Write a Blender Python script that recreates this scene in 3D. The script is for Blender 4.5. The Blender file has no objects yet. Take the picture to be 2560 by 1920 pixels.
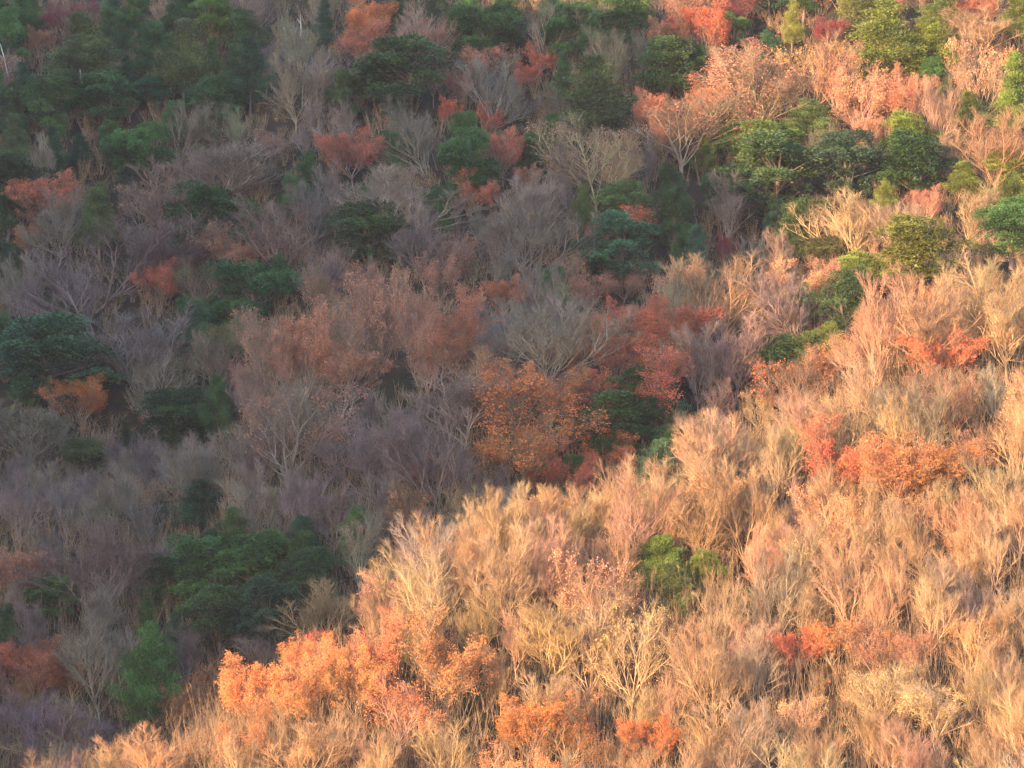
import bpy, math, random
import numpy as np
from mathutils import Vector

# ------------------------------------------------------------------ camera
sc = bpy.context.scene
COL = sc.collection
F_M = 500.0                 # reference distance: the frame is 108 m wide there
HALF = 54.0
cam_d = bpy.data.cameras.new('camera')
cam = bpy.data.objects.new('camera', cam_d)
COL.objects.link(cam)
cam.location = (0, 0, 0)
cam.rotation_euler = (math.radians(90), 0, 0)
cam_d.sensor_width = 36
cam_d.lens = 36 * F_M / (2 * HALF)
cam_d.clip_start = 1
cam_d.clip_end = 6000
sc.camera = cam

# ------------------------------------------------------------------ light
SUN_A, SUN_E = math.radians(40), math.radians(12)     # sun stands behind the camera, to the left
SD = np.array([math.sin(SUN_A) * math.cos(SUN_E), math.cos(SUN_A) * math.cos(SUN_E), -math.sin(SUN_E)])
world = bpy.data.worlds.new('World')
sc.world = world
world.use_nodes = True
wn = world.node_tree
bg = wn.nodes['Background']
sky = wn.nodes.new('ShaderNodeTexSky')
sky.sky_type = 'NISHITA'
sky.sun_disc = False
sky.sun_elevation = SUN_E
sky.sun_rotation = math.pi + SUN_A
sky.air_density = 1.2
sky.dust_density = 0.6
sky.ozone_density = 2.0
wn.links.new(sky.outputs[0], bg.inputs[0])
bg.inputs[1].default_value = 0.15
sun_d = bpy.data.lights.new('sun', 'SUN')
sun = bpy.data.objects.new('sun', sun_d)
COL.objects.link(sun)
sun.rotation_euler = Vector(SD).to_track_quat('-Z', 'Y').to_euler()
sun_d.energy = 3.5
sun_d.angle = math.radians(0.55)
sun_d.color = (1.0, 0.62, 0.31)
sc.view_settings.view_transform = 'Standard'
sc.view_settings.look = 'None'
sc.view_settings.gamma = 1
sc.view_settings.exposure = 2.2
sc.cycles.max_bounces = 6
sc.cycles.diffuse_bounces = 3
sc.cycles.transparent_max_bounces = 4

HAZE_D = 0.00005
rs = np.random.RandomState(11)
random.seed(5)

# ------------------------------------------------------------------ materials
def nodes(name):
    m = bpy.data.materials.new(name)
    m.use_nodes = True
    nt = m.node_tree
    b = nt.nodes['Principled BSDF']
    b.inputs['Specular IOR Level'].default_value = 0.25
    return m, nt, b

def tinted(name, rough, lo, hi, transl=0.0, fixed=None, patch=0.35):
    """object colour x per-face variation x soft patches"""
    m, nt, b = nodes(name)
    L = nt.links
    at = nt.nodes.new('ShaderNodeAttribute'); at.attribute_name = 'var'
    mr = nt.nodes.new('ShaderNodeMapRange')
    mr.inputs['To Min'].default_value = lo; mr.inputs['To Max'].default_value = hi
    L.new(at.outputs['Fac'], mr.inputs['Value'])
    tc = nt.nodes.new('ShaderNodeTexCoord')
    oi = nt.nodes.new('ShaderNodeObjectInfo')
    no = nt.nodes.new('ShaderNodeTexNoise'); no.inputs['Scale'].default_value = 0.45; no.inputs['Detail'].default_value = 2
    no.noise_dimensions = '4D'
    L.new(tc.outputs['Object'], no.inputs['Vector'])
    mw = nt.nodes.new('ShaderNodeMath'); mw.operation = 'MULTIPLY'; mw.inputs[1].default_value = 40
    L.new(oi.outputs['Random'], mw.inputs[0]); L.new(mw.outputs[0], no.inputs['W'])
    m2 = nt.nodes.new('ShaderNodeMapRange')
    m2.inputs['From Min'].default_value = 0.3; m2.inputs['From Max'].default_value = 0.7
    m2.inputs['To Min'].default_value = 1 - patch; m2.inputs['To Max'].default_value = 1 + patch
    L.new(no.outputs['Fac'], m2.inputs['Value'])
    mm = nt.nodes.new('ShaderNodeMath'); mm.operation = 'MULTIPLY'
    L.new(mr.outputs[0], mm.inputs[0]); L.new(m2.outputs[0], mm.inputs[1])
    sc_ = nt.nodes.new('ShaderNodeVectorMath'); sc_.operation = 'SCALE'
    if fixed is None:
        L.new(oi.outputs['Color'], sc_.inputs[0])
    else:
        sc_.inputs[0].default_value = fixed
    L.new(mm.outputs[0], sc_.inputs['Scale'])
    L.new(sc_.outputs[0], b.inputs['Base Color'])
    b.inputs['Roughness'].default_value = rough
    if transl:
        tr = nt.nodes.new('ShaderNodeBsdfTranslucent')
        mx = nt.nodes.new('ShaderNodeMixShader'); mx.inputs[0].default_value = transl
        L.new(sc_.outputs[0], tr.inputs['Color'])
        L.new(b.outputs[0], mx.inputs[1]); L.new(tr.outputs[0], mx.inputs[2])
        L.new(mx.outputs[0], nt.nodes['Material Output'].inputs['Surface'])
    return m

M_TWIG = tinted('twig_bark', 0.8, 0.7, 1.35)
M_BARK = tinted('bark', 0.85, 0.75, 1.25)
M_LEAF = tinted('withered_leaf', 0.55, 0.5, 1.6, 0.25)
M_GREEN = tinted('evergreen_leaf', 0.5, 0.45, 1.7, 0.15)

def ground_mat():
    m, nt, b = nodes('leaf_litter_ground')
    L = nt.links
    tc = nt.nodes.new('ShaderNodeTexCoord')
    n1 = nt.nodes.new('ShaderNodeTexNoise'); n1.inputs['Scale'].default_value = 0.12; n1.inputs['Detail'].default_value = 8
    n2 = nt.nodes.new('ShaderNodeTexNoise'); n2.inputs['Scale'].default_value = 2.5; n2.inputs['Detail'].default_value = 8
    L.new(tc.outputs['Object'], n1.inputs['Vector']); L.new(tc.outputs['Object'], n2.inputs['Vector'])
    r = nt.nodes.new('ShaderNodeValToRGB')
    e = r.color_ramp.elements
    e[0].position = .35; e[0].color = (0.035, 0.04, 0.02, 1)
    e[1].position = .65; e[1].color = (0.13, 0.075, 0.045, 1)
    L.new(n1.outputs['Fac'], r.inputs[0])
    mx = nt.nodes.new('ShaderNodeMix'); mx.data_type = 'RGBA'; mx.blend_type = 'MULTIPLY'; mx.inputs[0].default_value = .8
    L.new(r.outputs[0], mx.inputs[6]); L.new(n2.outputs['Color'], mx.inputs[7])
    L.new(mx.outputs[2], b.inputs['Base Color'])
    b.inputs['Roughness'].default_value = .95
    bp = nt.nodes.new('ShaderNodeBump'); bp.inputs['Strength'].default_value = .8; bp.inputs['Distance'].default_value = .3
    L.new(n2.outputs['Fac'], bp.inputs['Height']); L.new(bp.outputs[0], b.inputs['Normal'])
    return m
M_GROUND = ground_mat()

# ------------------------------------------------------------------ terrain
PX = 2560 / (2 * HALF)                      # photo pixels per metre at 500 m
def row_z(row): return (960 - row) / PX     # height at 500 m of a photo row
def col_x(col): return (col - 1280) / PX
def interp(pts, X):
    xs = np.array([col_x(p[0]) for p in pts]); zs = np.array([row_z(p[1]) for p in pts])
    return np.interp(X, xs, zs)
CREST1 = [(-1500, 2300), (-200, 1990), (200, 1900), (417, 1800), (500, 1720), (750, 1570), (983, 1450), (1157, 1291), (1330, 1225),
          (1504, 1170), (1735, 1037), (1967, 925), (2120, 845), (2180, 750), (2256, 690), (2560, 660), (4000, 500)]
CREST2 = [(-1500, 1400), (0, 1120), (480, 1090), (560, 1020), (640, 850), (850, 745), (980, 690), (1300, 710), (1550, 680), (1900, 665),
          (1970, 590), (2200, 500), (2560, 470), (4000, 300)]
GX = np.arange(-900, 901, 3.0)
GY = np.concatenate([np.arange(-600, 330, 10.0), np.arange(330, 820, 3.0), np.arange(830, 2400, 20.0)])
def smooth(t): t = np.clip(t, 0, 1); return t * t * (3 - 2 * t)

def raw_height(x, y):
    yy = np.maximum(y, 330.0)
    X = x * F_M / yy
    X = 54 * np.sign(X) * np.where(np.abs(X) < 70, np.abs(X) / 54, (70 + (np.abs(X) - 70) * .5) / 54)
    t = smooth((X + 60) / 120)
    d1 = 445 + 65 * t
    d2 = 560 + 25 * t
    d3 = d2 + 22
    z1 = (interp(CREST1, X) - 7.5) * d1 / F_M
    z2 = (interp(CREST2, X) - 7.0) * d2 / F_M
    zt = (row_z(-250) + 0.10 * X) * 740 / F_M
    za = np.maximum(z1 - 0.62 * (d1 - y), -78 + 8 * np.sin(x * .01) * np.cos(y * .013))
    mid = d1 + 0.34 * (d2 - d1)
    zv = np.minimum(z1 - 12, z2 - 6)
    z3 = z2 - 6
    out = np.where(y < d1, za, 0)
    out = np.where((y >= d1) & (y < mid), z1 + (zv - z1) * smooth((y - d1) / (mid - d1)), out)
    out = np.where((y >= mid) & (y < d2), zv + (z2 - zv) * (0.6 * (y - mid) / (d2 - mid) + 0.4 * smooth((y - mid) / (d2 - mid))), out)
    out = np.where((y >= d2) & (y < d3), z2 + (z3 - z2) * smooth((y - d2) / (d3 - d2)), out)
    out = np.where((y >= d3) & (y < 740), z3 + (zt - z3) * (y - d3) / (740 - d3), out)
    out = np.where(y >= 740, zt + 90 * (1 - np.exp(-(y - 740) / 160)), out)
    out = out + 0.9 * np.sin(x * .11 + 1.3) * np.cos(y * .09) + 0.6 * np.sin(x * .23 - y * .17)
    return out

# the hill out of view to the left, crest shaped to throw the shade: profile along u (across the sun's direction)
L_HILL = 330.0
HC = np.array([0.0, 560.0])
def uv_of(x, y, z):
    u = (x - HC[0]) * math.cos(SUN_A) - (y - HC[1]) * math.sin(SUN_A)
    s = (x - HC[0]) * math.sin(SUN_A) + (y - HC[1]) * math.cos(SUN_A)
    v = z + s * math.tan(SUN_E)             # height of the sun ray through the point where s = 0
    return u, s, v
SHADE = [(-400, 110), (-130, 92), (-106, 88), (-96, 82), (-90, 74), (-82, 77), (-58, 78), (-52, 62), (-46, 54), (-34, 52), (-22, 45), (-10, 34), (3, 23),
         (12, 18), (22, 11), (30, -18), (36, -60), (44, -100), (60, -160), (400, -400)]
def shade_hill(x, y):
    u, s, _ = uv_of(x, y, 0.0)
    crest = np.interp(u, [p[0] for p in SHADE], [p[1] for p in SHADE]) + L_HILL * math.tan(SUN_E)
    d = s + L_HILL
    return crest - np.where(d > 0, 1.25 * d, -0.4 * d)

gx, gy = np.meshgrid(GX, GY)
H0 = raw_height(gx, gy)
for _ in range(2):
    H0[1:-1, 1:-1] = (H0[1:-1, 1:-1] * 2 + H0[:-2, 1:-1] + H0[2:, 1:-1] + H0[1:-1, :-2] + H0[1:-1, 2:]) / 6
H = np.maximum(H0, shade_hill(gx, gy))
def ground(x, y):
    i = min(max(np.searchsorted(GY, y) - 1, 0), len(GY) - 2)
    fx = (x - GX[0]) / 3.0; j = min(max(int(fx), 0), len(GX) - 2); fx -= j
    fy = (y - GY[i]) / (GY[i + 1] - GY[i])
    return float((H[i, j] * (1 - fx) + H[i, j + 1] * fx) * (1 - fy) + (H[i + 1, j] * (1 - fx) + H[i + 1, j + 1] * fx) * fy)

def mesh_np(name, V, F, mats, midx=None, var=None, smooth_=False):
    """V (n,3), F (m,k) with one k"""
    me = bpy.data.meshes.new(name)
    V = np.asarray(V, dtype=np.float32); F = np.asarray(F, dtype=np.int32)
    m, k = F.shape
    me.vertices.add(len(V)); me.vertices.foreach_set('co', V.ravel())
    me.loops.add(m * k); me.loops.foreach_set('vertex_index', F.ravel())
    me.polygons.add(m)
    me.polygons.foreach_set('loop_start', np.arange(0, m * k, k, dtype=np.int32))
    if midx is not None: me.polygons.foreach_set('material_index', np.asarray(midx, dtype=np.int32))
    if smooth_: me.polygons.foreach_set('use_smooth', np.ones(m, dtype=bool))
    for mt in mats: me.materials.append(mt)
    me.update(calc_edges=True)
    if var is not None:
        a = me.attributes.new('var', 'FLOAT', 'FACE')
        a.data.foreach_set('value', np.asarray(var, dtype=np.float32))
    return me

ny, nx = gx.shape
idx = np.arange(nx * ny).reshape(ny, nx)
Fq = np.stack([idx[:-1, :-1], idx[:-1, 1:], idx[1:, 1:], idx[1:, :-1]], -1).reshape(-1, 4)
terr = bpy.data.objects.new('hillside_ground', mesh_np('hillside_ground', np.stack([gx, gy, H], -1).reshape(-1, 3), Fq, [M_GROUND], smooth_=True))
terr['kind'] = 'structure'; terr['label'] = 'steep wooded hillside ground under brown leaf litter'
COL.objects.link(terr)

# ------------------------------------------------------------------ tree builders (numpy)
def norm(v): return v / (np.linalg.norm(v) + 1e-9)
def perp(d):
    a = np.array([0, 0, 1.0]) if abs(d[2]) < .9 else np.array([1.0, 0, 0])
    u = norm(np.cross(d, a)); return u, np.cross(d, u)

class Skel:
    """list of tapered segments per level"""
    def __init__(s, seed): s.r = np.random.RandomState(seed); s.seg = []; s.tips = []
    def limb(s, p, d, length, r0, r1, lvl, n, up, wob, tilt=None):
        pts = [p.copy()]; d = norm(d)
        for k in range(n):
            d = d + s.r.normal(0, wob, 3) + np.array([0, 0, up])
            if tilt is not None: d = d + tilt
            d = norm(d)
            q = pts[-1] + d * length / n
            a = r0 + (r1 - r0) * k / n; b = r0 + (r1 - r0) * (k + 1) / n
            s.seg.append((pts[-1], q, a, b, lvl))
            pts.append(q)
        return pts, d
    def at(s, pts, t):
        f = t * (len(pts) - 1); k = min(int(f), len(pts) - 2); f -= k
        return pts[k] * (1 - f) + pts[k + 1] * f, norm(pts[k + 1] - pts[k])

def side_dir(r, d, ang, az=None):
    u, w = perp(d)
    az = r.uniform(0, 2 * math.pi) if az is None else az
    return norm(d * math.cos(ang) + (u * math.cos(az) + w * math.sin(az)) * math.sin(ang))

def deciduous(seed, form, twigs=9):
    k = Skel(seed); r = k.r
    lean = np.array([0, 0, 0.0])
    if form == 'sweep': lean = np.array([r.choice([-1, 1]) * .6, -.1, 0])
    trunk_h = {'fan': 1.3, 'upright': 2.4, 'sweep': 1.0, 'round': 1.8}[form] * r.uniform(.7, 1.3)
    spread = {'fan': .66, 'upright': .42, 'sweep': .6, 'round': .85}[form]
    upw = {'fan': .055, 'upright': .05, 'sweep': .06, 'round': .05}[form]
    nl = {'fan': 7, 'upright': 6, 'sweep': 7, 'round': 8}[form]
    tp, td = k.limb(np.zeros(3), np.array([r.normal(0, .12), r.normal(0, .12), 1.0]) + lean * .5, trunk_h, .13, .10, 0, 3, .1, .05)
    for i in range(nl):
        a0 = spread * (0.12 + .88 * math.sqrt((i + .5) / nl)) * r.uniform(.65, 1.25)
        az = 2.4 * i + r.uniform(-.6, .6)
        p, _ = k.at(tp, 1 - .55 * (i / nl) * r.uniform(.5, 1))
        d = norm(np.array([math.sin(a0) * math.cos(az), math.sin(a0) * math.sin(az), math.cos(a0)]) + lean)
        ln = r.uniform(4.8, 8.0) * (1 - .14 * (i / nl))
        lp, ld = k.limb(p, d, ln, r.uniform(.055, .08), .018, 1, 9, upw, .085)
        nb = 8
        for j in range(nb):
            t = .16 + .83 * (j + r.uniform(0, .8)) / nb
            q, dd = k.at(lp, min(t, .99))
            bd = side_dir(r, dd, r.uniform(.3, .75))
            bl = ln * (1.12 - t) * r.uniform(.38, .62) + .8
            bp_, bdd = k.limb(q, bd, bl, .032 * (1.15 - t * .4), .011, 2, 5, .11, .12)
            ns = 7
            for m in range(ns):
                t2 = .12 + .87 * (m + r.uniform(0, .9)) / ns
                q2, d2 = k.at(bp_, min(t2, .99))
                sd = side_dir(r, d2, r.uniform(.3, .85))
                sl = bl * (1.2 - t2) * r.uniform(.3, .6) + .35
                sp_, sdd = k.limb(q2, sd, sl, .015, .007, 3, 3, .13, .13)
                for w in range(twigs):
                    t3 = .1 + .89 * (w + r.uniform(0, .9)) / twigs
                    q3, d3 = k.at(sp_, min(t3, .99))
                    wd = side_dir(r, d3, r.uniform(.25, .85))
                    wl = r.uniform(.28, .75)
                    wp, wdd = k.limb(q3, wd, wl, .009, .004, 4, 1, .18, .07)
                    k.tips.append((wp[-1], wdd, i, j))
    return k

def tubes(segs, n, boost=1.0):
    P0 = np.array([s[0] for s in segs]); P1 = np.array([s[1] for s in segs])
    R0 = np.array([s[2] for s in segs]) * boost; R1 = np.array([s[3] for s in segs]) * boost
    D = P1 - P0; D /= np.linalg.norm(D, axis=1, keepdims=True) + 1e-9
    A = np.where(np.abs(D[:, 2:3]) < .9, np.array([[0, 0, 1.0]]), np.array([[1.0, 0, 0]]))
    U = np.cross(D, A); U /= np.linalg.norm(U, axis=1, keepdims=True); W = np.cross(D, U)
    V = []
    for (P, R) in ((P0, R0), (P1, R1)):
        for q in range(n):
            a = 2 * math.pi * q / n
            V.append(P + (U * math.cos(a) + W * math.sin(a)) * R[:, None])
    V = np.stack(V, 1)                       # (m, 2n, 3)
    m = len(segs)
    base = (np.arange(m) * 2 * n)[:, None]
    F = np.concatenate([base + np.array([[q, (q + 1) % n, n + (q + 1) % n, n + q]]) for q in range(n)], 0)
    return V.reshape(-1, 3), F, m

def leaf_quads(C, D, lw, ll, r, flat=0.0):
    """rhombic leaves at C pointing along D"""
    n = len(C)
    D = D / (np.linalg.norm(D, axis=1, keepdims=True) + 1e-9)
    R = r.normal(0, 1, (n, 3)); R[:, 2] += 0
    S = np.cross(D, R); S /= np.linalg.norm(S, axis=1, keepdims=True) + 1e-9
    lw = lw * r.uniform(.6, 1.3, n)[:, None]; ll = ll * r.uniform(.6, 1.3, n)[:, None]
    Nn = np.cross(S, D)
    V = np.stack([C, C + D * ll * .5 + S * lw * .5 + Nn * lw * .15, C + D * ll, C + D * ll * .5 - S * lw * .5 + Nn * lw * .15], 1).reshape(-1, 3)
    F = np.arange(4 * n).reshape(n, 4)
    return V, F

def join(parts):
    """parts: (V,F,matidx,var)"""
    off = 0; Vs = []; Fs = []; M = []; A = []
    for V, F, mi, va in parts:
        Vs.append(V); Fs.append(F + off); off += len(V); M.append(np.full(len(F), mi)); A.append(va)
    return np.concatenate(Vs), np.concatenate(Fs), np.concatenate(M), np.concatenate(A)

PROTO = {}     # kind -> list of dict(trunk, crown, H, W, cz)
def register(kind, tV, tF, tvar, cV, cF, cM, cvar, cmats, form=''):
    top = np.percentile(cV[:, 2], 99.7); s = 10.0 / top
    tV = tV * s; cV = cV * s
    c0 = np.percentile(cV[:, 2], 8)
    W = np.percentile(cV[:, 0], 97) - np.percentile(cV[:, 0], 3)
    cx = (np.percentile(cV[:, 0], 97) + np.percentile(cV[:, 0], 3)) / 2
    trunk = mesh_np('trunk', tV, tF, [M_BARK], var=tvar, smooth_=True)
    crown = mesh_np('crown', cV, cF, cmats, midx=cM, var=cvar)
    PROTO.setdefault(kind, []).append(dict(trunk=trunk, crown=crown, W=W, cx=cx, cz=(c0 + 10) / 2, form=form))

def build_deciduous(kind, seed, form, twigs, leaf=0, lw=.085, ll=.15, cover=.7):
    k = deciduous(seed, form, twigs); r = k.r
    big = [s for s in k.seg if s[4] <= 1]; mid = [s for s in k.seg if s[4] == 2]; fine = [s for s in k.seg if s[4] >= 3]
    v1, f1, m1 = tubes(big, 6, .68)
    v2, f2, m2 = tubes(mid, 4, 1.0); v3, f3, m3 = tubes(fine, 3, 1.05)
    tvar = np.tile(r.uniform(.3, .95, m1), 6)
    parts = [(v2, f2, 0, np.tile(r.uniform(.6, 1.3, m2), 4)), (v3, f3, 0, np.tile(r.uniform(-.1, .85, m3), 3))]
    if leaf:
        tips = k.tips
        dens = {}
        C = []; D = []; A = []
        for (p, d, i, j) in tips:
            if (i, j) not in dens: dens[(i, j)] = (r.uniform(0, 1) < cover) * r.uniform(.5, 1.3)
            n = r.poisson(leaf * dens[(i, j)])
            for _ in range(n):
                C.append(p + r.normal(0, .11, 3)); dd = d * .3 + r.normal(0, .5, 3); dd[2] -= .35; D.append(dd)
                A.append(np.clip(.55 * dens[(i, j)] / 1.3 + r.uniform(0, .5), 0, 1))
        v, f = leaf_quads(np.array(C), np.array(D), lw, ll, r)
        parts.append((v, f, 1, np.array(A)))
    cV, cF, cM, cA = join(parts)
    register(kind, v1, f1, tvar, cV, cF, cM, cA, [M_TWIG, M_LEAF], form)

for i, (form) in enumerate(['fan', 'fan', 'upright', 'round', 'sweep', 'round', 'fan', 'upright', 'sweep', 'fan']):
    build_deciduous('bare', 100 + i, form, 10 + i % 4)
for i, form in enumerate(['round', 'fan', 'upright', 'round', 'fan']):
    build_deciduous('oak', 200 + i, form, 6, leaf=[5.6, 4.6, 5.0, 6.6, 3.4][i], cover=[.88, .8, .85, .97, .7][i])
for i, form in enumerate(['fan', 'upright']):
    build_deciduous('sparse', 250 + i, form, 9, leaf=2.0, cover=.3, lw=.085, ll=.16)

def build_evergreen(seed, lumps, wide):
    r = np.random.RandomState(seed)
    k = Skel(seed)
    tp, _ = k.limb(np.zeros(3), np.array([0, 0, 1.0]), 5.5, .24, .12, 0, 5, .1, .05)
    C = []; D = []; A = []
    subs = [(np.array([r.uniform(-1, 1) * wide * .42, r.uniform(-1, 1) * wide * .42, [3.4, 4.6, 5.6, 6.8, 8.0][q_]]), [.72, .75, .68, .55, .36][q_] * r.uniform(.8, 1.1)) for q_ in range(5)]
    for i in range(lumps):
        sc_, sr = subs[i % 5]
        dv = norm(r.normal(0, 1, 3)); dv[2] = max(dv[2], -.75)
        c = sc_ + dv * np.array([wide * .95, wide * .95, 3.3]) * sr * r.uniform(.7, 1.15)
        q, _ = k.at(tp, min(.99, max(.25, (c[2] - 1.8) / 5.5)))
        k.limb(q, c - q, np.linalg.norm(c - q) * .95, .06, .02, 1, 4, .02, .05)
        cr = r.uniform(.45, 1.15)
        n = int(680 * cr ** 2)
        dirs = r.normal(0, 1, (n, 3)); dirs /= np.linalg.norm(dirs, axis=1, keepdims=True)
        dirs[:, 2] = np.where(dirs[:, 2] < -.35, -dirs[:, 2], dirs[:, 2])
        rr = cr * r.uniform(.55, 1.08, n) ** .6
        lump = 1 + .25 * np.sin(dirs[:, 0] * 5 + i) * np.cos(dirs[:, 1] * 4 + i)
        P = c + dirs * (rr * lump)[:, None] * np.array([1.0, 1.0, 1.0])
        C.append(P); dd = dirs + r.normal(0, .55, (n, 3)); D.append(dd)
        b = r.uniform(.05, .8); A.append(np.clip(b + r.uniform(-.2, .3, n), 0, 1))
    v, f = leaf_quads(np.concatenate(C), np.concatenate(D), .095, .19, r)
    v1, f1, m1 = tubes(k.seg, 6)
    register('evergreen', v1, f1, np.full(len(f1), .5), v, f, np.zeros(len(f)), np.concatenate(A), [M_GREEN], 'round')

for i, (n, w) in enumerate([(52, 3.2), (44, 2.7), (58, 3.5), (40, 2.3), (48, 2.9)]):
    build_evergreen(300 + i, n, w)

def build_conifer(seed, wide, tiers, top=10.0):
    r = np.random.RandomState(seed)
    k = Skel(seed)
    tp, _ = k.limb(np.zeros(3), np.array([0, 0, 1.0]), top * .97, .2, .03, 0, 8, .1, .02)
    C = []; D = []; A = []
    nb = tiers
    for i in range(nb):
        f = (i + r.uniform(0, 1)) / nb
        z = top * (.16 + .82 * f)
        az = 2.4 * i + r.uniform(-.5, .5)
        ln = (wide * (1 - f) ** .75 + .35) * r.uniform(.4, 1.3)
        q, _ = k.at(tp, min(.99, z / (top * .97)))
        d = np.array([math.cos(az), math.sin(az), .35 + .4 * f])
        lp, _ = k.limb(q, d, ln, .04, .012, 1, 4, .06, .06)
        n = int(150 * ln + 40)
        t = r.uniform(.25, 1.0, n) ** .7
        P = np.array([k.at(lp, min(a, .995))[0] for a in t])
        sp = .18 + .32 * ln / wide * np.sin(t * 2.6)
        P += r.normal(0, 1, (n, 3)) * sp[:, None] * np.array([1, 1, .55])
        C.append(P); dd = np.tile(norm(d), (n, 1)) * .7 + r.normal(0, .6, (n, 3)); dd[:, 2] += .25; D.append(dd)
        b = r.uniform(.15, .75); A.append(np.clip(b + r.uniform(-.2, .3, n), 0, 1))
    v, f = leaf_quads(np.concatenate(C), np.concatenate(D), .075, .27, r)
    v1, f1, m1 = tubes(k.seg, 5)
    register('conifer', v1, f1, np.full(len(f1), .5), v, f, np.zeros(len(f)), np.concatenate(A), [M_GREEN], 'cone')

for i, (w, t) in enumerate([(2.6, 60), (3.5, 62), (2.1, 52), (3.9, 66)]):
    build_conifer(400 + i, w, t)

# ------------------------------------------------------------------ colours (bark/twig colour, leaf colour)
PAL = {
 'T': ((.42, .275, .165), (.50, .25, .12)),     # warm tan bare twigs, sunlit tone put into the colour
 'M': ((.29, .22, .175), (.42, .20, .14)),    # grey brown bare twigs, darkened in the colour for the shaded slope
 'U': ((.25, .18, .17), (.3, .2, .2)),        # purplish bare twigs, shade tone in the colour as well
 'P': ((.39, .255, .17), (.5, .25, .18)),       # pinkish bare twigs
 'G': ((.16, .13, .10), (.070, .125, .042)),  # dark evergreen
 'D': ((.16, .13, .10), (.050, .105, .055)),  # deep blue-green evergreen
 'L': ((.2, .16, .10), (.115, .145, .05)),    # olive green
 'Y': ((.25, .2, .12), (.16, .20, .045)),     # yellow green, with sunlight worked into the leaf colour
 'B': ((.25, .2, .12), (.16, .24, .06)),      # fresh light green
 'S': ((.30, .21, .16), (.47, .21, .13)),    # salmon brown withered leaves
 'R': ((.28, .18, .14), (.53, .155, .08)),     # rust red
 'O': ((.32, .22, .15), (.54, .215, .08)),    # orange
 'N': ((.26, .18, .13), (.54, .185, .055)),     # amber
 'C': ((.2, .13, .12), (.26, .05, .05)),      # crimson
 'W': ((.42, .32, .2), (.54, .35, .16)),      # pale yellow leaves
 'K': ((.27, .21, .16), (.18, .15, .06)),
 'A': ((.40, .28, .19), (.54, .25, .15)),     # olive brown
}
NAME = {'bare': 'bare_tree', 'oak': 'russet_tree', 'sparse': 'sparse_leaved_tree', 'evergreen': 'evergreen_tree', 'conifer': 'conifer_tree'}
KIND_OF = {'T': 'bare', 'M': 'bare', 'U': 'bare', 'P': 'bare', 'S': 'oak', 'R': 'oak', 'O': 'oak', 'N': 'oak', 'C': 'oak', 'W': 'sparse', 'A': 'oak',
           'K': 'oak', 'G': 'evergreen', 'D': 'evergreen', 'L': 'conifer', 'Y': 'conifer', 'B': 'evergreen'}

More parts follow.
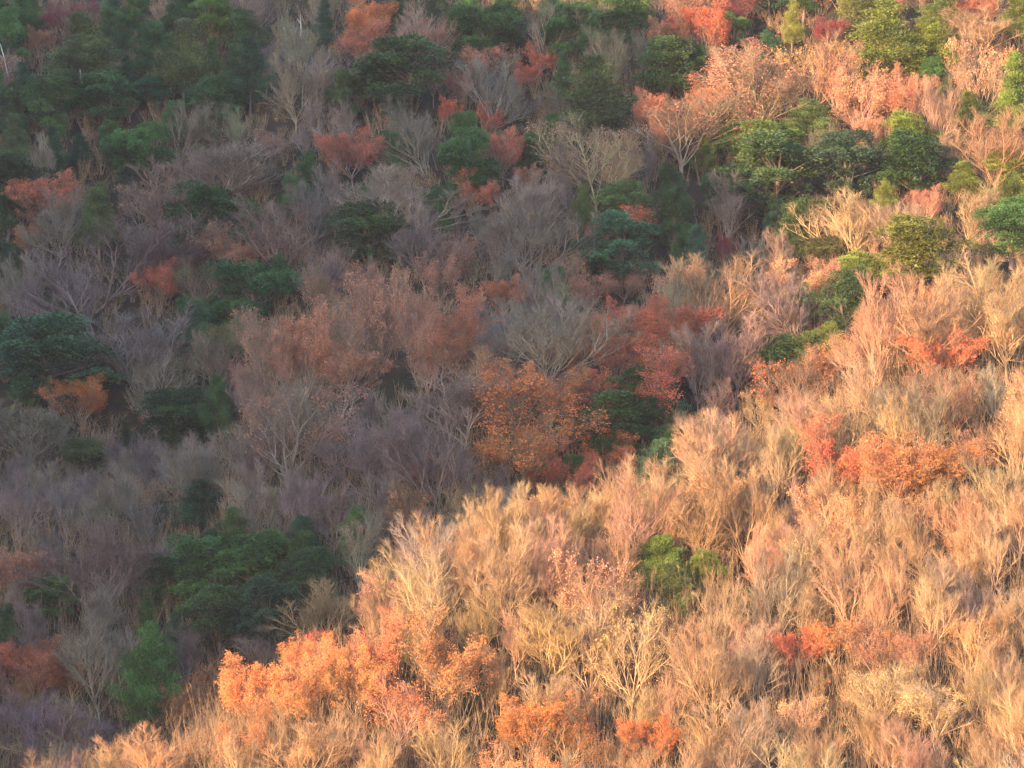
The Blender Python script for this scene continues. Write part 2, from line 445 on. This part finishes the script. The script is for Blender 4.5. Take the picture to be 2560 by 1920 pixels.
# landmark trees: crown centre column/row, crown width and height in photo pixels, colour code, kind (optional)
LM = """
167 30 110 70 C|90 92 60 60 S|205 100 110 120 L|215 150 150 90 L|533 38 95 90 B|460 130 100 140 L|626 167 80 120 D conifer|380 222 70 50 D|
260 235 130 80 G|545 235 120 90 G|740 185 150 130 M bare|340 370 140 110 G|200 372 45 60 D conifer|565 400 210 200 M bare|400 455 180 150 M bare|
680 350 70 65 S|880 362 130 70 R|30 430 130 100 G|130 470 145 55 R|150 535 160 90 U|78 585 75 45 O|505 530 170 100 G|240 605 290 110 U|490 618 85 70 S|
590 603 130 70 S|720 560 180 120 M|920 30 115 85 O|905 85 115 85 R|1045 55 110 110 M|1080 74 50 36 R|1200 65 130 100 G|1005 155 180 90 G|1336 62 140 120 M|
1433 62 110 110 G|1550 42 110 90 G|1208 150 95 80 S|1157 198 55 36 R|1351 135 65 60 R|1309 180 55 24 R|1240 205 170 110 M|1527 118 90 120 P|
1491 225 120 140 L conifer|1667 150 120 100 G|1118 262 45 42 R|1227 280 55 40 R|978 250 65 60 G|1080 320 190 120 M|1258 358 105 90 R|1192 462 82 78 R conical|
1160 390 115 120 G|1335 375 80 70 G|1320 432 55 34 S|1332 485 120 120 M|1005 478 270 160 M bare|1700 280 230 160 A sparse|1490 360 230 150 P sparse|
1570 505 110 90 L evergreen|1545 556 120 40 R|1550 600 160 70 D|1064 585 180 80 U|1317 556 200 130 M|930 565 150 110 G|
1770 45 115 115 R|1855 20 85 60 C|1836 68 65 60 G|1980 45 40 80 Y conifer|2073 68 75 45 C|2217 85 140 160 Y|2322 100 120 100 Y|2186 27 100 70 L|2360 23 100 70 Y|
1835 150 150 100 S|1900 185 200 170 A sparse|2022 160 150 180 T sparse|2100 165 90 130 A oak|2155 218 120 120 A oak|2260 218 110 120 A oak|2166 315 65 80 S|
2341 245 95 180 P|2458 155 130 150 A sparse|2236 5 50 40 O|2450 10 80 40 R|2440 60 130 90 T|2536 214 80 140 Y|2427 268 65 70 Y|
1910 352 130 85 B|1933 420 210 130 G|1764 381 45 70 Y conifer|2022 288 100 60 L|2275 330 95 90 Y evergreen|2283 392 150 100 G|2128 392 140 120 D|2050 350 80 90 K|
2477 330 160 140 T|2233 428 55 60 L|2411 437 75 50 Y|2528 410 85 70 Y evergreen|1810 610 42 55 C|1817 486 75 130 M upright|2322 492 70 70 A oak|2303 607 160 60 Y evergreen|
2528 555 140 110 G|2070 624 85 50 L evergreen|2213 484 45 45 Y|2130 530 170 120 P|2250 540 140 110 P|2400 520 150 120 T|
66 700 120 140 M|250 710 260 170 U sweep|408 687 85 90 R|505 692 130 90 K|620 715 160 120 G|136 873 210 190 D|330 835 210 200 U|390 950 150 140 K sparse|206 975 125 90 N|
447 1037 150 70 G|536 1005 65 110 G conifer|78 1048 190 130 K sparse|218 1134 95 70 L evergreen|680 850 115 160 S|770 834 110 200 S|715 880 90 140 S|870 803 110 170 S|960 740 120 170 S|1040 735 100 140 S|
860 900 130 100 S|720 1030 260 200 M sparse|494 1250 90 90 D conifer|1122 795 150 180 R|1040 840 110 150 S|1099 671 90 80 S|1274 722 85 80 R|1375 800 240 200 M fan|1476 718 85 85 S|1558 692 85 60 S|
1480 815 50 50 N|1445 873 65 70 N|1598 776 110 90 R|1680 800 170 120 R|1545 862 130 90 R|1655 885 140 80 O|1589 935 200 100 R|1075 900 70 110 M upright|1192 915 110 110 T upright|
1336 985 250 180 N|1290 940 120 80 O|1410 960 120 90 O|1297 1107 190 140 N|1161 982 170 130 U|947 1107 210 150 U|1103 1126 260 180 U round|1025 1165 95 80 R|
1538 1048 160 120 G|1608 982 140 100 G|1647 1035 110 90 D|1415 1150 130 110 R|1520 1118 110 90 R|1365 1180 90 80 R|1430 1178 60 50 L evergreen|
1778 718 200 180 P|1992 690 110 90 A oak|2058 668 70 70 S|2025 740 150 130 U|2167 674 105 70 Y evergreen|2120 730 120 110 G|2003 755 55 80 Y conifer|2077 846 65 70 Y|1933 892 125 80 G|
2030 873 100 70 L|1836 858 150 150 U|1745 880 130 140 M|2200 780 170 190 T round|2330 760 220 190 T round|2322 732 45 70 O|2516 745 200 190 T round|2361 860 150 50 O|2516 830 95 50 O|
2070 892 130 60 O|1972 938 160 80 R sparse|1894 1012 65 60 W|2190 1140 110 90 R|2240 1150 160 130 O|2310 1140 160 120 O|2380 1150 130 100 O|2440 1115 90 60 S|
241 1377 250 180 U|31 1410 130 90 S|136 1485 110 80 G|525 1416 160 140 G|420 1440 120 100 G|640 1400 150 120 G|661 1513 140 130 D|560 1530 150 130 G|770 1440 130 110 G|369 1669 115 210 G conifer|
253 1610 190 190 M upright|467 1610 65 120 U upright|89 1650 175 100 R|66 1718 70 70 O|117 1805 200 130 U|250 1800 180 120 P|520 1700 130 130 O|440 1745 110 100 O|622 1690 150 140 O|730 1700 130 140 O|389 1868 170 110 T|
797 1513 160 140 T|661 1603 120 90 U|1083 1443 150 170 T fan|1270 1397 150 170 T fan|1122 1610 170 190 O|947 1600 100 150 R|889 1680 140 130 O|1005 1740 160 130 O|
1472 1571 150 180 W sparse|1580 1590 150 170 W sparse|1370 1560 130 160 T upright|1659 1404 110 100 B conifer|1690 1470 80 100 L conifer|1320 1790 150 120 O|1420 1810 160 130 N|1620 1830 120 100 N|1778 1418 65 50 Y evergreen|
1995 1603 105 85 R|2089 1590 110 80 O|2186 1599 130 80 O sparse|2295 1614 95 60 S|2341 1747 150 110 W|1999 1782 95 70 W|2205 1705 140 90 W|1122 1866 160 110 T|760 1866 170 110 T
"""
# colour code of the fill trees, 80 px cells
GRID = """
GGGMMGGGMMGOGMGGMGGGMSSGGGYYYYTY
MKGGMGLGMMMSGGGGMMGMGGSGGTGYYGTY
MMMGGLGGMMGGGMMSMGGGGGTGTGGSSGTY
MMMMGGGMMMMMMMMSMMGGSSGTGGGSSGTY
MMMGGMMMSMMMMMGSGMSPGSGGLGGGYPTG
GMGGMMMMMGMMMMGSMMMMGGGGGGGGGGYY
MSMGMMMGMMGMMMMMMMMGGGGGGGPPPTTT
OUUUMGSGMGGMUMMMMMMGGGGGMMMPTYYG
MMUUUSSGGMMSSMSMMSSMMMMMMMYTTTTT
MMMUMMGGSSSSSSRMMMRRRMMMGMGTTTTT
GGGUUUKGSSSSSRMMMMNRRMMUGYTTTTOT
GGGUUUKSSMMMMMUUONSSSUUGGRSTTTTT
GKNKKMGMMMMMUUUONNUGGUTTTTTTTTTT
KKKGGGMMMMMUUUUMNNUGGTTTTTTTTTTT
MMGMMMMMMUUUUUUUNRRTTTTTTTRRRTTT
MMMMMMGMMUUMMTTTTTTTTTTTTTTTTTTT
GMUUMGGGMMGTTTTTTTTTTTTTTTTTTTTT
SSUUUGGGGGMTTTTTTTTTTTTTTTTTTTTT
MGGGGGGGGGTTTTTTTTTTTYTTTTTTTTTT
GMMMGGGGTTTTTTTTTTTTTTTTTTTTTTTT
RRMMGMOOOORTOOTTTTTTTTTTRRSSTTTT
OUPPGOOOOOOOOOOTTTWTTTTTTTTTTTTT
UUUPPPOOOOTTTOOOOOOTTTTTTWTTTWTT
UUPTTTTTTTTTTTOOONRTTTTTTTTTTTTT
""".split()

placed = []       # dict x y z s kind code sx sy w h landmark
COUNT = {}
def px_of(x, y, z): return 1280 + x / y * F_M * PX, 960 - z / y * F_M * PX

def locate(col, row, hc_of):
    """first distance at which a crown centre standing on the ground meets the sight line"""
    X = col_x(col); Z = row_z(row)
    d = 372.0
    while d < 800:
        x = X * d / F_M
        if ground(x, d) + hc_of(d) >= Z * d / F_M: return x, d
        d += .7
    return None

def pick(kind, form=None, want=None):
    ps = PROTO[kind]
    if form:
        q = [p for p in ps if p['form'] == form]
        if q: return q[rs.randint(len(q))]
    return ps[rs.randint(len(ps))]

def add_tree(col, row, code, kind, proto, wm, hm, x, d, lm):
    sxy = wm / proto['W']; sz = hm / 10.0
    placed.append(dict(x=x, y=d, z=ground(x, d) - .15, sxy=sxy, sz=sz, kind=kind, code=code, proto=proto, col=col, row=row,
                       wp=wm * F_M / d * PX, hp=.62 * hm * F_M / d * PX, lm=lm, rot=rs.uniform(-.5, .5), key=(col, row)))

for item in LM.replace('\n', '').split('|'):
    f = item.split()
    if len(f) < 5: continue
    col, row, w, h, code = float(f[0]), float(f[1]), float(f[2]), float(f[3]), f[4]
    ext = f[5] if len(f) > 5 else None
    kind = KIND_OF[code]; form = None
    if ext in PROTO: kind = ext
    elif ext == 'conical': kind = 'oak'
    elif ext: kind = 'bare' if KIND_OF[code] == 'bare' else kind; form = ext
    if code == 'R' and kind == 'oak' and not form: form = 'round'
    proto = pick(kind, form)
    def dims(d):
        wm = w / PX * d / F_M * 1.12
        hm = min(max(h / PX * d / F_M / .60, wm * 1.1, 5.5), 13.5)
        return max(wm, 2.2), hm
    loc = locate(col, row, lambda d: dims(d)[1] * proto['cz'] / 10)
    if loc is None: continue
    wm, hm = dims(loc[1])
    add_tree(col, row, code, kind, proto, wm, hm, loc[0], loc[1], True)

# fill
def blocked(col, row, wp, hp, d, bare):
    for p in placed:
        if not p['lm']: continue
        dx = abs(p['col'] - col); dy = abs(p['row'] - row)
        if d < p['y'] + 1:         # would stand in front
            k = .9 if bare else .95
            if dx < (p['wp'] + wp) / 2 * k and dy < (p['hp'] + hp) / 2 * k: return True
        elif dx < p['wp'] * .3 and dy < p['hp'] * .3: return True
    return False
cand = rs.uniform(0, 1, (26000, 2))
occ = {}
def near_taken(x, y, rad):
    for i in range(int((x - rad) // 6), int((x + rad) // 6) + 1):
        for j in range(int((y - rad) // 6), int((y + rad) // 6) + 1):
            for q in occ.get((i, j), ()):
                if math.hypot(q[0] - x, q[1] - y) < (rad + q[2]) / 2: return True
    return False
def occupy(x, y, rad): occ.setdefault((int(x // 6), int(y // 6)), []).append((x, y, rad))
for p in placed: occupy(p['x'], p['y'], 3.6)
for a, b in cand:
    d = 385 + 370 * b
    x = (a * 2 - 1) * 62 * d / F_M
    R = 3.15 if d < 535 else 4.9
    if near_taken(x, d, R): continue
    hm = rs.uniform(6.5, 11.8)
    z = ground(x, d)
    col, row = px_of(x, d, z + hm * .62)
    if row > 2080 or row < -140 or col < -110 or col > 2670: continue
    jc = col + rs.normal(0, 25); jr = row + rs.normal(0, 25)
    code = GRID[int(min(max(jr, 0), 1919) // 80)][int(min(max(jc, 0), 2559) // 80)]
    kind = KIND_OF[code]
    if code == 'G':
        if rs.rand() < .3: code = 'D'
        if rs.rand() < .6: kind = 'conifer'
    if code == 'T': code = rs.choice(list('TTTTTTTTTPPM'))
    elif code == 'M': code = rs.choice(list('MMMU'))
    if kind == 'oak' and rs.rand() < .25: kind = 'sparse'
    if kind == 'bare' and rs.rand() < .14: kind = 'sparse'
    if code in 'MU' and d > 590 and rs.rand() < .46: code, kind = [('G', 'evergreen'), ('G', 'evergreen'), ('L', 'conifer'), ('D', 'conifer'), ('K', 'sparse')][rs.randint(5)]
    proto = pick(kind)
    wm = proto['W'] * hm / 10 * rs.uniform(.8, 1.15)
    wp = wm * F_M / d * PX; hp = .6 * hm * F_M / d * PX
    if blocked(col, row, wp, hp, d, kind == 'bare'): continue
    occupy(x, d, R)
    add_tree(col, row, code, kind, proto, wm, hm, x, d, False)

# undergrowth: low shrubs and saplings that nobody could count, one object
def undergrowth():
    r = np.random.RandomState(77)
    C = []; D = []; A = []; T = []
    n = 0
    order = r.permutation(10000)
    while n < 10000:
        d = 372 + 400 * r.rand() ** .8; x = r.uniform(-64, 64) * d / F_M
        z = ground(x, d); n += 1
        h = r.uniform(1.0, 3.6); w = r.uniform(.7, 1.9); tone = r.rand()
        if r.rand() < .55:
            m = 34
            P = r.normal(0, 1, (m, 3)) * np.array([w * .5, w * .5, h * .22]) + np.array([x, d, z + h * .55])
            C.append(P); dd = r.normal(0, 1, (m, 3)); dd[:, 2] = np.abs(dd[:, 2]); D.append(dd); A.append(np.clip(tone * .7 + r.uniform(0, .3, m), 0, 1))
        for _ in range(12):
            a = r.uniform(0, 6.28); q = np.array([x, d, z]) + r.normal(0, .2, 3) * np.array([1, 1, 0])
            e = q + np.array([math.cos(a) * w * .9, math.sin(a) * w * .9, h * r.uniform(.8, 1.3)])
            T.append((q, e, .03, .008, 0))
            for _ in range(3):
                t = r.uniform(.3, .9); g = q * (1 - t) + e * t
                T.append((g, g + r.normal(0, .35, 3) + np.array([0, 0, .5]), .014, .006, 0))
    for _ in range(8500):
        d = 400 + 150 * r.rand() ** .8; x = r.uniform(-64, 64) * d / F_M; z = ground(x, d)
        h = r.uniform(2.5, 7.5); base = np.array([x, d, z])
        for _ in range(3):
            q = base + r.normal(0, .25, 3) * np.array([1, 1, 0]); e = q + np.array([r.normal(0, .16) * h, r.normal(0, .16) * h, h * r.uniform(.7, 1)])
            T.append((q, e, .022, .006, 0))
            for _ in range(9):
                t = r.uniform(.35, .98); g = q * (1 - t) + e * t; l_ = r.uniform(.4, 1.1)
                T.append((g, g + np.array([r.normal(0, .32) * l_, r.normal(0, .32) * l_, l_ * .8]), .009, .004, 0))
    v, f = leaf_quads(np.concatenate(C), np.concatenate(D), .2, .34, r)
    tv, tf, m = tubes(T, 3)
    nl_ = len(f) * 3 // 5
    av = np.concatenate(A)
    V, F, M, Av = join([(v, f[:nl_], 0, av[:nl_]), (v * 0 + v, f[nl_:], 2, av[nl_:]), (tv, tf, 1, np.tile(r.uniform(0, 1, m), 3))])
    o = bpy.data.objects.new('undergrowth', mesh_np('undergrowth', V, F, [M_UNDER, M_USTEM, M_URUST], midx=M, var=Av))
    o['kind'] = 'stuff'; o['label'] = 'low brush of saplings and shrubs under the trees'
    COL.objects.link(o)
def under_mats():
    a = tinted('undergrowth_leaf', .7, .5, 1.5, .1, fixed=(.07, .075, .035)); b = tinted('undergrowth_stem', .8, .6, 1.4, fixed=(.36, .235, .145))
    c = tinted('undergrowth_rust_leaf', .7, .5, 1.5, .15, fixed=(.34, .13, .065))
    return a, b, c
M_UNDER, M_USTEM, M_URUST = under_mats()
undergrowth()

# hidden ones: drop trees whose crown lies wholly below the canopy in front of it
def visible(p):
    n = 0
    for ty in (.55, .75, .95):
        for tx in (-.3, 0, .3):
            X = p['x'] + tx * p['sxy'] * p['proto']['W']; Z = p['z'] + ty * p['sz'] * 10
            hit = False
            for t in np.linspace(.55, .985, 60):
                if ground(X * t, p['y'] * t) > Z * t: hit = True; break
            if not hit: n += 1
    return n > 0
placed = [p for p in placed if visible(p)]
# how much of each crown is left open by the crowns in front of it, on a coarse raster
CV = np.zeros((200, 280)); CELL = 10.0
for p in sorted(placed, key=lambda p: p['y']):
    c, r_ = px_of(p['x'], p['y'], p['z'] + p['sz'] * 6.2)
    jj, ii = np.meshgrid(np.arange(280) * CELL - 120, np.arange(200) * CELL - 40)
    m = ((jj - c) / (p['wp'] * .5)) ** 2 + ((ii - r_) / (p['hp'] * .62)) ** 2 < 1
    inside = m & (jj >= 0) & (jj < 2560) & (ii >= 0) & (ii < 1920)
    p['seen'] = float((np.clip(1 - CV, 0, 1) * inside).sum())
    p['open'] = p['seen'] / max(1, inside.sum()) if inside.any() else 0
    CV[m] += {'bare': .62, 'sparse': .65}.get(p['kind'], .9)
for p in placed:
    if p['lm']: p['seen'] += 1000
placed = [p for p in placed if p['seen'] > 6]
bares = sorted([p for p in placed if p['kind'] == 'bare'], key=lambda p: -p['seen'])
mass = bares[296:]
keep = set(id(p) for p in mass)
placed = [p for p in placed if id(p) not in keep]

def rgb(c, j):
    k = math.exp(rs.normal(0, j)); return tuple(min(.9, c[i] * k * math.exp(rs.normal(0, j * .5))) for i in range(3)) + (1,)
trees = []
for p in placed:
    nm = NAME[p['kind']]
    e = bpy.data.objects.new(nm, None)
    e.location = (p['x'], p['y'], p['z']); e.empty_display_size = .5
    flip = 1 if rs.rand() < .5 else -1
    e.rotation_euler = (0, rs.normal(0, .03), p['rot'] + (math.pi if flip < 0 else 0))
    e.scale = (p['sxy'], p['sxy'], p['sz'])
    COL.objects.link(e)
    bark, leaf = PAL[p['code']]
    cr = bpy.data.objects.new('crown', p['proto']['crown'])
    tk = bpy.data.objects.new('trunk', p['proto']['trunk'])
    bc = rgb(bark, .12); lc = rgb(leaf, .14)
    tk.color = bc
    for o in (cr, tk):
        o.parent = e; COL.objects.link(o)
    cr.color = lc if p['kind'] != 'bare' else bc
    cr['tw'] = bc[:3]
    p['obj'] = e; p['bark'] = bc
    trees.append(p)
# twigs read the bark colour from a property of their own object
nt = M_TWIG.node_tree
for n in list(nt.nodes):
    if n.type == 'OBJECT_INFO':
        for l in list(nt.links):
            if l.from_node == n and l.from_socket.name == 'Color':
                to = l.to_socket
                a = nt.nodes.new('ShaderNodeAttribute'); a.attribute_type = 'OBJECT'; a.attribute_name = 'tw'
                nt.links.new(a.outputs['Vector'], to)

# ------------------------------------------------------------------ names and labels
ANCHOR = [(920, 30, 'orange oak at the top edge'), (533, 38, 'light green tree at top left'), (1770, 45, 'rust red tree at the top'),
 (2217, 85, 'big yellow green conifer'), (1900, 185, 'tall pale branching tree'), (2260, 218, 'peach oak at upper right'), (1700, 280, 'broad peach gold tree'),
 (1910, 352, 'bright green sunlit treetop'), (1491, 225, 'olive pyramid conifer'), (1192, 462, 'small bright rust cone tree'), (880, 362, 'shaded salmon pink tree'),
 (130, 470, 'flat salmon crown at left'), (78, 585, 'small orange crown at left'), (626, 167, 'narrow dark blue green conifer'), (565, 400, 'big grey fan tree'),
 (206, 978, 'amber tree at the left'), (136, 873, 'large dark evergreen at left'), (770, 834, 'tall salmon brown oak'), (1122, 795, 'dull rust oak mid picture'),
 (1336, 985, 'large amber orange oak'), (1538, 1048, 'rounded dark evergreen at centre'), (1680, 800, 'rust red oak mid right'), (1655, 885, 'orange tipped oak'),
 (2120, 730, 'dark evergreen by the spur'), (2322, 732, 'small orange crown at right'), (2240, 1150, 'bright orange oak at right'), (1659, 1404, 'fresh green tree on the spur'),
 (1122, 1610, 'tall orange oak at bottom'), (622, 1690, 'orange oak at bottom left'), (89, 1650, 'wide rust oak at bottom left'), (369, 1669, 'dark columnar conifer'),
 (1472, 1571, 'pale yellow leaved tree'), (1995, 1603, 'small red crown low right'), (2341, 1747, 'pale gold tree bottom right'), (525, 1416, 'dark evergreen in the hollow'),
 (1992, 690, 'peach tree on the ridge end'), (1420, 1810, 'amber oak at the bottom edge'), (2528, 555, 'dark evergreen at right edge'), (1835, 150, 'salmon tree at upper right'),
 (460, 130, 'olive conifer at upper left'), (1005, 478, 'broad grey fan tree mid slope'), (1375, 800, 'grey fan tree mid ridge'), (250, 710, 'purple grey sweeping tree'),
 (2330, 760, 'large round tan tree'), (494, 1250, 'small dark cone conifer'), (253, 1610, 'upright grey tree at lower left')]
HUE = {'T': 'warm tan', 'M': 'grey brown', 'U': 'purplish grey', 'P': 'pinkish tan', 'G': 'dark green', 'D': 'deep blue green', 'L': 'olive green', 'Y': 'yellow green',
       'B': 'fresh green', 'S': 'salmon brown', 'R': 'rust red', 'O': 'orange', 'N': 'amber', 'C': 'crimson', 'W': 'pale gold', 'A': 'peach', 'K': 'olive brown'}
WORD = {'bare': 'leafless tree', 'oak': 'leafy tree', 'sparse': 'thin-leaved tree', 'evergreen': 'evergreen', 'conifer': 'conifer'}
GRP = {'bare': 'leafless trees', 'oak': 'trees holding withered leaves', 'sparse': 'trees with few leaves left', 'evergreen': 'broadleaf evergreens', 'conifer': 'conifers'}
ORD = ['nearest one', 'second one', 'third one', 'fourth one', 'fifth one', 'sixth one', 'seventh one', 'eighth one', 'ninth one', 'tenth one']
anc = {}
for (c, r_, ph) in ANCHOR:
    for p in trees:
        if p['lm'] and p['col'] == c and p['row'] == r_: anc[id(p)] = ph
sect = {}
for p in trees:
    e = p['obj']; e['category'] = 'tree'
    where = 'near spur' if p['y'] < 530 else ('middle ridge' if p['y'] < 605 else 'far slope')
    e['group'] = GRP[p['kind']] + ' on the ' + where
    if id(p) in anc:
        e['label'] = anc[id(p)] + ', on the ' + where; continue
    q = min((q for q in trees if id(q) in anc), key=lambda q: math.hypot(q['col'] - p['col'], q['row'] - p['row']))
    dx, dy = p['col'] - q['col'], p['row'] - q['row']
    dirs = ['right of', 'below right of', 'below', 'below left of', 'left of', 'above left of', 'above', 'above right of']
    dr = dirs[int(round(math.atan2(dy, dx) / (math.pi / 4))) % 8]
    sect.setdefault((HUE[p['code']] + ' ' + WORD[p['kind']], dr, id(q)), []).append((math.hypot(dx, dy), p, q))
for (hue, dr, _), L_ in sect.items():
    L_.sort(key=lambda t: t[0])
    for n, (dd, p, q) in enumerate(L_):
        o_ = ORD[min(n, 9)] + ' ' if len(L_) > 1 else ''
        p['obj']['label'] = hue + ', ' + o_ + dr + ' the ' + anc[id(q)]

# dead standing trunks on the shaded slope
def dead_tree(col, row_top, row_bot, lean, fork, label, tone):
    loc = locate(col, row_bot, lambda d: 1.5)
    x, d = loc
    z = ground(x, d); top = row_z(row_top) * d / F_M
    r = np.random.RandomState(int(col)); k = Skel(int(col))
    h = top - z
    pts, dd = k.limb(np.zeros(3), np.array([lean, 0, 1.0]), h, .17, .05, 0, 8, .05, .06)
    v, f, m = tubes(k.seg, 7)
    o = bpy.data.objects.new('dead_tree', mesh_np('dead_tree', v, f, [M_BARK], var=np.full(len(f), .6), smooth_=True))
    o.location = (x, d, z); o.color = tone
    o['label'] = label; o['category'] = 'dead tree'; o['group'] = 'bleached dead trunks on the shaded slope'
    COL.objects.link(o)
    for (t, ax, ln) in fork:
        k2 = Skel(int(col) + int(t * 100)); q, _ = k.at(pts, t)
        k2.limb(q, np.array([ax, 0, .6]), ln, .075, .02, 0, 4, .12, .08)
        v, f, m = tubes(k2.seg, 5)
        b = bpy.data.objects.new('branch', mesh_np('branch', v, f, [M_BARK], var=np.full(len(f), .6)))
        b.parent = o; b.color = tone; COL.objects.link(b)
WHITE = (.62, .58, .54, 1)
dead_tree(30, 102, 240, -.05, [(.72, -1, 1.7), (.5, .8, 1.0)], 'tall white dead trunk with a side branch at the left edge', WHITE)
dead_tree(760, 36, 120, -.06, [(.8, -.7, .9)], 'thin bleached dead trunk, right one of the pair near the top', WHITE)
dead_tree(724, 66, 150, .0, [(.7, .8, .9)], 'thin bleached dead trunk, left one of the pair near the top', WHITE)
dead_tree(521, 132, 200, -.08, [(.8, .6, .7)], 'short grey dead trunk beside the olive conifer', (.5, .46, .42, 1))
dead_tree(212, 172, 290, .0, [(.8, -.6, .9), (.6, .7, .8)], 'slim tan dead trunk among the greens at upper left', (.45, .38, .3, 1))

# the remaining bare trees, past three hundred of a kind: one object of lighter copies
def bare_mass():
    protos = []
    for i in range(3):
        k = deciduous(150 + i, ['fan', 'upright', 'round'][i], 3); r = k.r
        va, fa, ma = tubes([q for q in k.seg if q[4] <= 1], 4, 1.1)
        vb, fb, mb = tubes([q for q in k.seg if q[4] >= 2], 3, 1.9)
        V, F, M, A = join([(va, fa, 0, np.full(len(fa), .6)), (vb, fb, 0, np.tile(r.uniform(0, 1, mb), 3))])
        protos.append((V * (10 / np.percentile(V[:, 2], 99.7)), F, A))
    Vs = []; Fs = []; As = []; off = 0
    for n, p in enumerate(mass):
        V, F, A = protos[n % 3]
        a = rs.uniform(0, 6.28); s_ = p['sz']
        R = np.array([[math.cos(a), -math.sin(a), 0], [math.sin(a), math.cos(a), 0], [0, 0, 1]])
        W = (V @ R.T) * s_ + np.array([p['x'], p['y'], p['z']])
        Vs.append(W); Fs.append(F + off); off += len(V); As.append(A)
    mt = tinted('far_twig_bark', .8, .65, 1.35, fixed=PAL['M'][0])
    o = bpy.data.objects.new('bare_wood', mesh_np('bare_wood', np.concatenate(Vs), np.concatenate(Fs), [mt], var=np.concatenate(As)))
    o['kind'] = 'stuff'; o['label'] = 'mass of leafless grey brown trees filling gaps between the nearer trees'
    COL.objects.link(o)
if mass: bare_mass()
open('/tmp/cnt.txt','w').write(str((len(trees), len(mass), {k: sum(1 for p in trees if p['kind'] == k) for k in PROTO})))

# ------------------------------------------------------------------ haze: one closed box of even air
HZ = bpy.data.materials.new('haze_air'); HZ.use_nodes = True
hn = HZ.node_tree; hn.nodes.remove(hn.nodes['Principled BSDF'])
pv = hn.nodes.new('ShaderNodeVolumePrincipled'); pv.inputs['Density'].default_value = HAZE_D
pv.inputs['Color'].default_value = (.82, .80, 1.0, 1); pv.inputs['Anisotropy'].default_value = .2
hn.links.new(pv.outputs[0], hn.nodes['Material Output'].inputs['Volume'])
x0, x1, y0, y1 = GX[0] - 5, GX[-1] + 5, GY[0] - 5, GY[-1] + 5
z0, z1 = float(H.min()) - 1, float(H.max()) + 16
hv = [(x, y, z) for z in (z0, z1) for y in (y0, y1) for x in (x0, x1)]
hz = bpy.data.objects.new('haze', mesh_np('haze', hv, [(0, 2, 3, 1), (4, 5, 7, 6), (0, 1, 5, 4), (2, 6, 7, 3), (0, 4, 6, 2), (1, 3, 7, 5)], [HZ]))
hz['kind'] = 'stuff'; hz['label'] = 'thin bluish evening haze over the hillside'
COL.objects.link(hz)
print('TREES', len(trees), {k: sum(1 for p in trees if p['kind'] == k) for k in PROTO})
